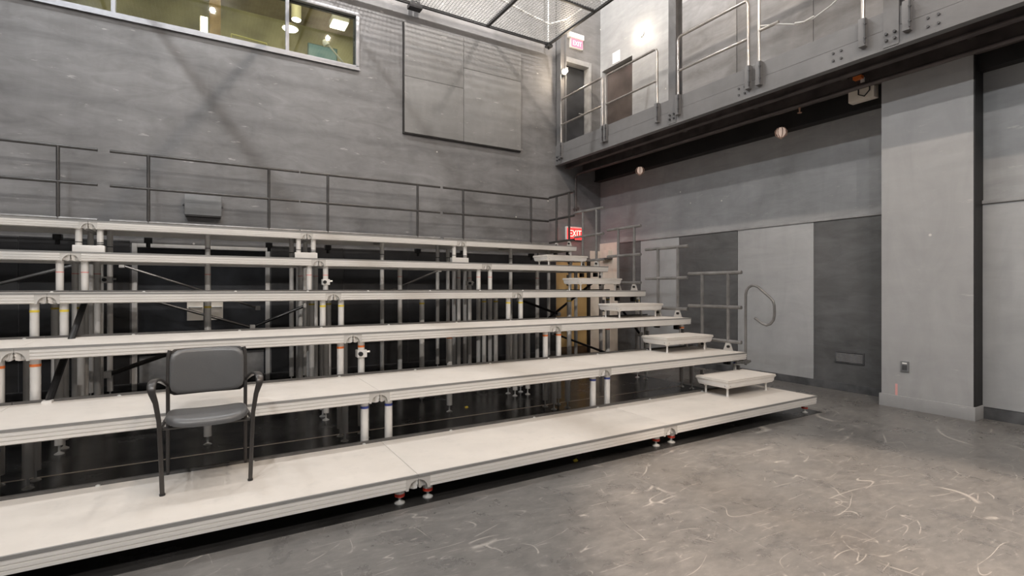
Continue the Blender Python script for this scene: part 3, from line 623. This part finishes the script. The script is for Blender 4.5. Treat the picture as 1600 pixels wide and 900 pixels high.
gp('ledger', MB().box(7.58, XW - 0.02, 3.1, GY1, 3.87, 4.3).box(7.555, 7.58, 3.1, GY1, 3.87, 3.9), M_BLACK)
gp('ledger', MB().box(7.32, XN - 0.01, GY0, 2.19, 3.87, 4.3), M_BLACK)
pipe = gp('conduit', MB().path([(6.98, GY0, 3.97), (6.98, 8.84, 3.97), (6.98, 8.91, 3.94), (6.98, 8.93, 3.87), (6.98, 8.93, 3.2)], 0.024, 10), M_BROWNBLK)
gp('conduit', MB().tube((7.08, GY0, 4.02), (7.08, 8.98, 4.02), 0.018, 8), M_BROWNBLK)
gp('pipe_valve', MB().tube((6.98, 8.98, 3.2), (6.98, 8.85, 3.2), 0.035, 10).tube((6.98, 8.93, 3.25), (6.98, 8.93, 3.14), 0.034, 10), M_BROWNBLK)
for y in (7.4, 6.1, 4.75, 3.5, 2.2): gp('joist', MB().box(XG + 0.03, 7.56, y - 0.04, y + 0.04, 4.2, 4.3), M_BROWNBLK)
for yy in (8.86, 5.75, 2.67):
    h = gp('hanger_post', MB().box(XG - 0.01, XG + 0.005, yy - 0.075, yy + 0.075, 4.13, ZTOP).box(XG + 0.005, XG + 0.13, yy - 0.007, yy + 0.007, 4.13, ZTOP).box(XG + 0.13, XG + 0.145, yy - 0.075, yy + 0.075, 4.42, ZTOP), M_GALW, None)
    part('bolt', MB().tube((XG - 0.04, yy - 0.04, 4.2), (XG - 0.01, yy - 0.04, 4.2), 0.016, 6).tube((XG - 0.04, yy - 0.04, 4.27), (XG - 0.01, yy - 0.04, 4.27), 0.016, 6).tube((XG - 0.04, yy + 0.04, 4.2), (XG - 0.01, yy + 0.04, 4.2), 0.016, 6).tube((XG - 0.04, yy + 0.04, 4.27), (XG - 0.01, yy + 0.04, 4.27), 0.016, 6), M_BASE, h)
bolt_me = MB().tube((0, 0, 0), (-0.018, 0, 0), 0.014, 6).mesh('bolt', M_BASE)
for yy in (4.5, 3.23, 2.29):
    for a in (-0.045, 0.045):
        for b in (-0.045, 0.045): put('bolt', bolt_me, gal, (0, yy + a - 5.0, 4.24 + b - 4.11))
ZR = 5.46
def gal_rail(ya, yb, label, kind='full'):
    t = thing('gallery_rail', label, 'railing', (XG - 0.03, ya, 4.22), 'gallery guard rails')
    H = ZR - 4.22; L = yb - ya; r = 0.021
    if kind == 'full':
        part('top_rail', MB().path([(0, 0, 0.2), (0, 0, H - 0.06), (0, math.copysign(0.02, L), H - 0.015), (0, math.copysign(0.06, L), H), (0, L - math.copysign(0.06, L), H), (0, L - math.copysign(0.02, L), H - 0.015), (0, L, H - 0.06), (0, L, 0.2)], r, 12), M_GRAIL, t, smooth=60)
        part('mid_rail', MB().tube((0, 0, H - 0.54), (0, L, H - 0.54), 0.018, 12), M_GRAIL, t); ends = (0, L)
    elif kind == 'stub':
        part('post', MB().tube((0, 0, 0.2), (0, 0, H + 0.02), r, 12), M_GRAIL, t); part('mid_rail', MB().tube((0, 0, H - 0.5), (0, L, H - 0.5), 0.021, 12), M_GRAIL, t); ends = (0,)
    for e in ends:
        part('sleeve', B(-0.035, 0.03, e - 0.035, e + 0.035, 0.0, 0.32), M_GALW, t, bevel=0.004); part('bolt_bar', MB().box(-0.05, -0.035, e - 0.045, e - 0.03, 0.02, 0.3).tube((-0.055, e - 0.038, 0.08), (-0.03, e - 0.038, 0.08), 0.014, 6).tube((-0.055, e - 0.038, 0.24), (-0.03, e - 0.038, 0.24), 0.014, 6), M_BASE, t)
gal_rail(8.74, 7.42, 'steel gallery railing section in front of the far doorway')
gal_rail(7.33, 6.05, 'steel gallery railing section below the wall lamp')
gal_rail(5.61, 4.38, 'steel gallery railing section right of the first hanger post')
gal_rail(4.22, 3.94, 'single gallery post with a short stub of rail holding the white cord', 'stub')
gal_rail(2.94, 2.9, 'single gallery railing post just left of the second hanger post', 'stub')
gal_rail(2.51, 0.9, 'steel gallery railing section at the right edge of the picture')
cpts = [(6.44, 4.2, 5.02), (6.44, 3.94, 4.93), (6.44, 3.7, 4.82), (6.44, 3.5, 4.80), (6.44, 3.3, 4.86), (6.44, 3.1, 4.96), (6.44, 2.94, 5.05)]
tag(part('cord', MB().path(cpts, 0.009, 8).path([(6.43, 3.72, 4.84), (6.42, 3.6, 4.80), (6.43, 3.48, 4.82)], 0.012, 8), M_WHITE, smooth=60), 'white cord slung between two gallery posts', 'cord')

# gallery sconces
M_BULB = mat('bulb_glow', (1, 0.95, 0.85), 0.4, emit=(1.0, 0.86, 0.66), estr=60.0)
def sconce(loc, label, nrm, power):
    t = thing('wall_lamp', label, 'lamp', loc, 'gallery wall lamps'); n = Vector(nrm)
    part('back_plate', MB().tube((0, 0, 0), n * 0.03, 0.06, 16), M_WHITE, t); part('bulb', MB().tube(n * 0.04, n * 0.12, 0.045, 14, 0.03), M_BULB, t)
    part('cage', MB().path([n * 0.03 + Vector((0, 0, 0.06)), n * 0.14 + Vector((0, 0, 0.05)), n * 0.14 - Vector((0, 0, 0.05)), n * 0.03 - Vector((0, 0, 0.06))], 0.004, 6), M_KICK, t)
    point_lamp('wall_lamp_light', Vector(loc) + n * 0.18, power, (1.0, 0.82, 0.62), 0.03)
sconce((XW, 7.69, 6.74), 'glowing lamp on the gallery side wall above the railing', (-1, 0, 0), 8)
sconce((6.53, 8.78, 6.07), 'glowing lamp on the gallery hanger post beside the far door', (0, -1, 0), 20)
# cage lamps under gallery
def cage_lamp(loc, label):
    t = thing('cage_lamp', label, 'lamp', loc, 'caged lamps under the gallery')
    part('holder', MB().tube((0, 0, 0.03), (-0.06, 0, 0.02), 0.04, 12), M_BLACK, t); part('globe', MB().lathe((0, 0, 0), [(0.035, 0.05), (0.06, 0.02), (0.065, -0.03), (0.04, -0.08), (0.01, -0.095)], 14), mat('lamp_globe', (0.8, 0.68, 0.6), 0.3, emit=(1.0, 0.75, 0.62), estr=0.35), t, (-0.06, 0, 0.0))
    m = MB()
    for a in range(4):
        c, s_ = math.cos(a * math.pi / 4), math.sin(a * math.pi / 4)
        m.path([(-0.06 - 0.05 * c, -0.05 * s_, 0.05), (-0.06 - 0.085 * c, -0.085 * s_, 0), (-0.06 - 0.08 * c, -0.08 * s_, -0.06), (-0.06, 0, -0.12), (-0.06 + 0.08 * c, 0.08 * s_, -0.06), (-0.06 + 0.085 * c, 0.085 * s_, 0), (-0.06 + 0.05 * c, 0.05 * s_, 0.05)], 0.006, 6)
    part('cage', m, mat('cage_wire', (0.6, 0.45, 0.38), 0.35, 0.4), t)
cage_lamp((7.555, 7.5, 3.85), 'caged round lamp under the gallery near the far corner'); cage_lamp((7.555, 4.55, 3.85), 'caged round lamp under the gallery left of the pier')
jb = thing('junction_box', 'cream electrical box with looped cables under the gallery beside the pier', 'box', (7.3, 3.32, 3.98))
part('case', B(-0.06, 0.06, -0.14, 0.16, -0.09, 0.09), M_CREAM, jb, bevel=0.006); part('cable', MB().path([(-0.07, -0.1, 0.2), (-0.08, -0.1, 0.0), (-0.08, -0.04, -0.06), (-0.08, 0.03, -0.02), (-0.07, 0.03, 0.2)], 0.008, 8), M_CLAMP, jb); part('bracket', B(-0.02, 0.02, -0.05, 0.05, 0.09, 0.32), M_BLACK, jb)
part('red_tag', B(-0.16, -0.09, -0.04, 0.06, 0.16, 0.2), TAPE[2], jb); part('white_plug', MB().tube((-0.08, -0.02, 0.12), (-0.08, -0.02, 0.18), 0.025, 10), M_WHITE, jb)
tag(part('sprinkler_head', MB().lathe((0, 0, 0), [(0.03, -0.1), (0.03, -0.095), (0.008, -0.09), (0.015, -0.03), (0.02, 0.0)], 10), mat('sprinkler_brass', (0.5, 0.3, 0.2), 0.4, 0.5), None, (7.08, 4.03, 4.0)), 'small sprinkler head below the gallery conduit', 'sprinkler')

# exit signs
def exit_sign(loc, w, h, label, face, letters, fstr, lstr, header):
    t = thing('exit_sign', label, 'sign', loc)
    part('housing', B(-w / 2, w / 2, -0.06, 0.0, 0, h), M_WHITE, t, bevel=0.004)
    part('red_face', B(-w / 2 + 0.01, w / 2 - 0.01, -0.066, -0.06, 0.01, h - (0.035 if not header else 0.01)), mat('exit_red_%s' % loc[2], face, 0.4, emit=face, estr=fstr), t)
    me = text_mesh('EXIT', h * 0.72, 0.003, mat('exit_letter_%s' % loc[2], letters, 0.4, emit=letters, estr=lstr))
    o = put('lettering', me, t, (0, -0.069, h * 0.46), (math.radians(90), 0, 0)); o.scale = (w / h * 0.5, 1, 1)
    if header: part('header_box', B(-w / 2 - 0.06, w / 2 + 0.01, -0.09, 0, h, h + 0.11), M_WHITE, t, bevel=0.006)
exit_sign((6.97, YB, 2.52), 0.46, 0.29, 'red lit exit sign low in the corner behind the stair rails', (0.9, 0.03, 0.03), (1.0, 0.3, 0.25), 1.9, 3.5, False)
exit_sign((7.02, YB, 6.77), 0.34, 0.2, 'pink red exit sign with white header above the far gallery door', (0.85, 0.16, 0.24), (1.0, 0.5, 0.55), 0.7, 1.2, True)
point_lamp('exit_sign_light', (6.98, YB - 0.2, 2.62), 2.0, (1.0, 0.08, 0.06), 0.08)
tag(part('notice', MB().box(-0.012, 0, -0.11, 0.11, 0, 0.24).box(-0.014, -0.012, -0.08, 0.08, 0.03, 0.21), M_WHITE, None, (XW, 8.47, 6.44)), 'small white notice above the dark gallery doorway', 'notice')

# small wall things
wb = thing('wall_box', 'dark grey box mounted on the back wall behind the guard rail', 'box', (-0.06, YB, 2.52))
part('case', B(-0.235, 0.235, -0.16, 0, 0.02, 0.32), M_BOX, wb, bevel=0.008); part('base_lip', B(-0.225, 0.225, -0.15, 0, 0, 0.02), M_BLACK, wb)
for s_ in (-1, 1): part('hinge', MB().tube((s_ * 0.235, -0.08, 0.17), (s_ * 0.26, -0.08, 0.17), 0.02, 8), M_BASE, wb)
vt = thing('vent_grille', 'small slatted vent grille low on the dark wall sheet', 'vent', (XW - 0.018, 3.7, 0.40))
part('vent_frame', MB().box(-0.014, 0, -0.19, 0.19, 0, 0.018).box(-0.014, 0, -0.19, 0.19, 0.142, 0.16).box(-0.014, 0, -0.19, -0.172, 0.018, 0.142).box(-0.014, 0, 0.172, 0.19, 0.018, 0.142), M_BASE, vt); part('backing', B(-0.003, 0, -0.172, 0.172, 0.018, 0.142), M_BLACK, vt)
sl = B(-0.012, -0.006, -0.17, 0.17, 0, 0.008).mesh('slat', M_TRIM)
for i in range(7): put('slat', sl, vt, (0, 0, 0.024 + i * 0.017))
ol = thing('wall_outlet', 'small grey electrical outlet on the broad wall pier', 'outlet', (XC, 2.84, 0.45))
part('plate', B(-0.014, 0, -0.042, 0.042, 0, 0.125), M_BOX, ol, bevel=0.003); part('label_strip', B(-0.017, -0.014, -0.024, 0.024, 0.095, 0.11), M_WHITE, ol); part('socket', MB().box(-0.017, -0.014, -0.025, 0.025, 0.02, 0.08), M_BASE, ol)
tag(part('pink_tape', MB().box(-0.003, 0, -0.012, 0.012, -0.07, 0.07).box(-0.0045, -0.003, -0.01, 0.01, -0.06, 0.05), mat('pink', (0.7, 0.36, 0.34), 0.6), None, (XC, 2.93, 0.22)), 'short strip of pink tape low on the wall pier', 'tape')
bx = thing('wall_fitting', 'small white fitting with dark underside on the cream wall by the exit sign', 'fitting', (XW - 0.02, 8.72, 2.1))
part('case', B(-0.1, 0, -0.12, 0.12, 0.03, 0.2), M_CREAM, bx, bevel=0.005); part('tray', B(-0.13, 0, -0.15, 0.15, 0, 0.03), M_BASE, bx)
for (loc, lab) in (((2.654, 3.4, 0.004), 'yellow scrap of tape on the floor below the lowest platform edge'), ((2.7, 5.6, 0.004), 'yellow scrap on the black floor beneath the seating')):
    m = MB().box(-0.03, 0.03, -0.012, 0.012, 0, 0.004); m.v += [(0.0, -0.02, 0.0), (0.05, 0.0, 0.0), (0.03, 0.02, 0.03), (-0.04, 0.015, 0.02)]; m.f.append((8, 9, 10, 11))
    m.v = [tuple(c * 0.6 for c in v) for v in m.v]; tag(part('tape_scrap', m, TAPE[3], None, loc), lab, 'scrap')

# ------------------------------------------------------------------ wire mesh grid overhead
gz, gx, gy = 6.58, 6.2, 8.842
gr = thing('wire_mesh_grid', 'wire mesh ceiling grid in a dark steel frame over the room', 'grid', (gx, gy, gz))
GX0, GY0 = -5.0, -3.0   # local negative extents
gd = lambda name, mb, m, p=None: part(name, mb, m, p or gr, (-gx, -gy, -gz) if p is None else (0, 0, 0))
gd('edge_beam', MB().box(GX0, gx, gy - 0.045, gy, gz, gz + 0.05), M_GRIDF); gd('edge_beam', MB().box(gx - 0.045, gx, GY0, gy, gz, gz + 0.05), M_GRIDF)
for x in (4.71, 1.62, -1.62, -4.4): gd('cross_bar', B(x - 0.025, x + 0.025, GY0, gy - 0.045, gz + 0.0, gz + 0.06), M_GRIDF)
for y in (7.33, 4.33, 1.33): gd('cross_bar', B(GX0, gx - 0.045, y - 0.02, y + 0.02, gz + 0.005, gz + 0.045), M_GRIDF)
m = MB(); st = 0.06; w = 0.0035
x = gx - 0.06
while x > GX0: m.box(x - w, x + w, GY0, gy - 0.04, gz + 0.028, gz + 0.034); x -= st
y = gy - 0.06
while y > GY0: m.box(GX0, gx - 0.04, y - w, y + w, gz + 0.034, gz + 0.04); y -= st
ms = gd('wire_mesh', m, M_MESH); ms['kind'] = 'stuff'
gd('corner_bracket', MB().box(gx - 0.09, gx + 0.03, gy - 0.09, gy + 0.03, gz - 0.05, gz).tube((gx - 0.03, gy - 0.03, gz - 0.09), (gx - 0.03, gy - 0.03, gz - 0.05), 0.02, 8), M_GRIDF)
gd('hanger_clamp', MB().box(3.1, 3.34, gy - 0.1, gy + 0.05, gz - 0.07, gz).box(3.14, 3.2, gy - 0.08, gy + 0.03, gz, gz + 0.3).box(3.24, 3.3, gy - 0.08, gy + 0.03, gz, gz + 0.3), M_GRIDF)
gd('hanger_rod', MB().tube((gx - 0.06, gy - 0.05, gz + 0.05), (gx - 0.06, gy - 0.05, ZTOP), 0.02, 8), M_MESH)
tag(part('cable', MB().path([(3.6, 7.6, gz + 0.08), (4.4, 7.9, gz + 0.06), (5.2, 8.1, gz + 0.06), (5.75, 8.2, gz + 0.06), (5.95, 7.9, gz + 0.07), (6.0, 7.45, gz + 0.1)], 0.014, 8), M_WHITE, smooth=60), 'white cable lying across the overhead wire mesh', 'cable')
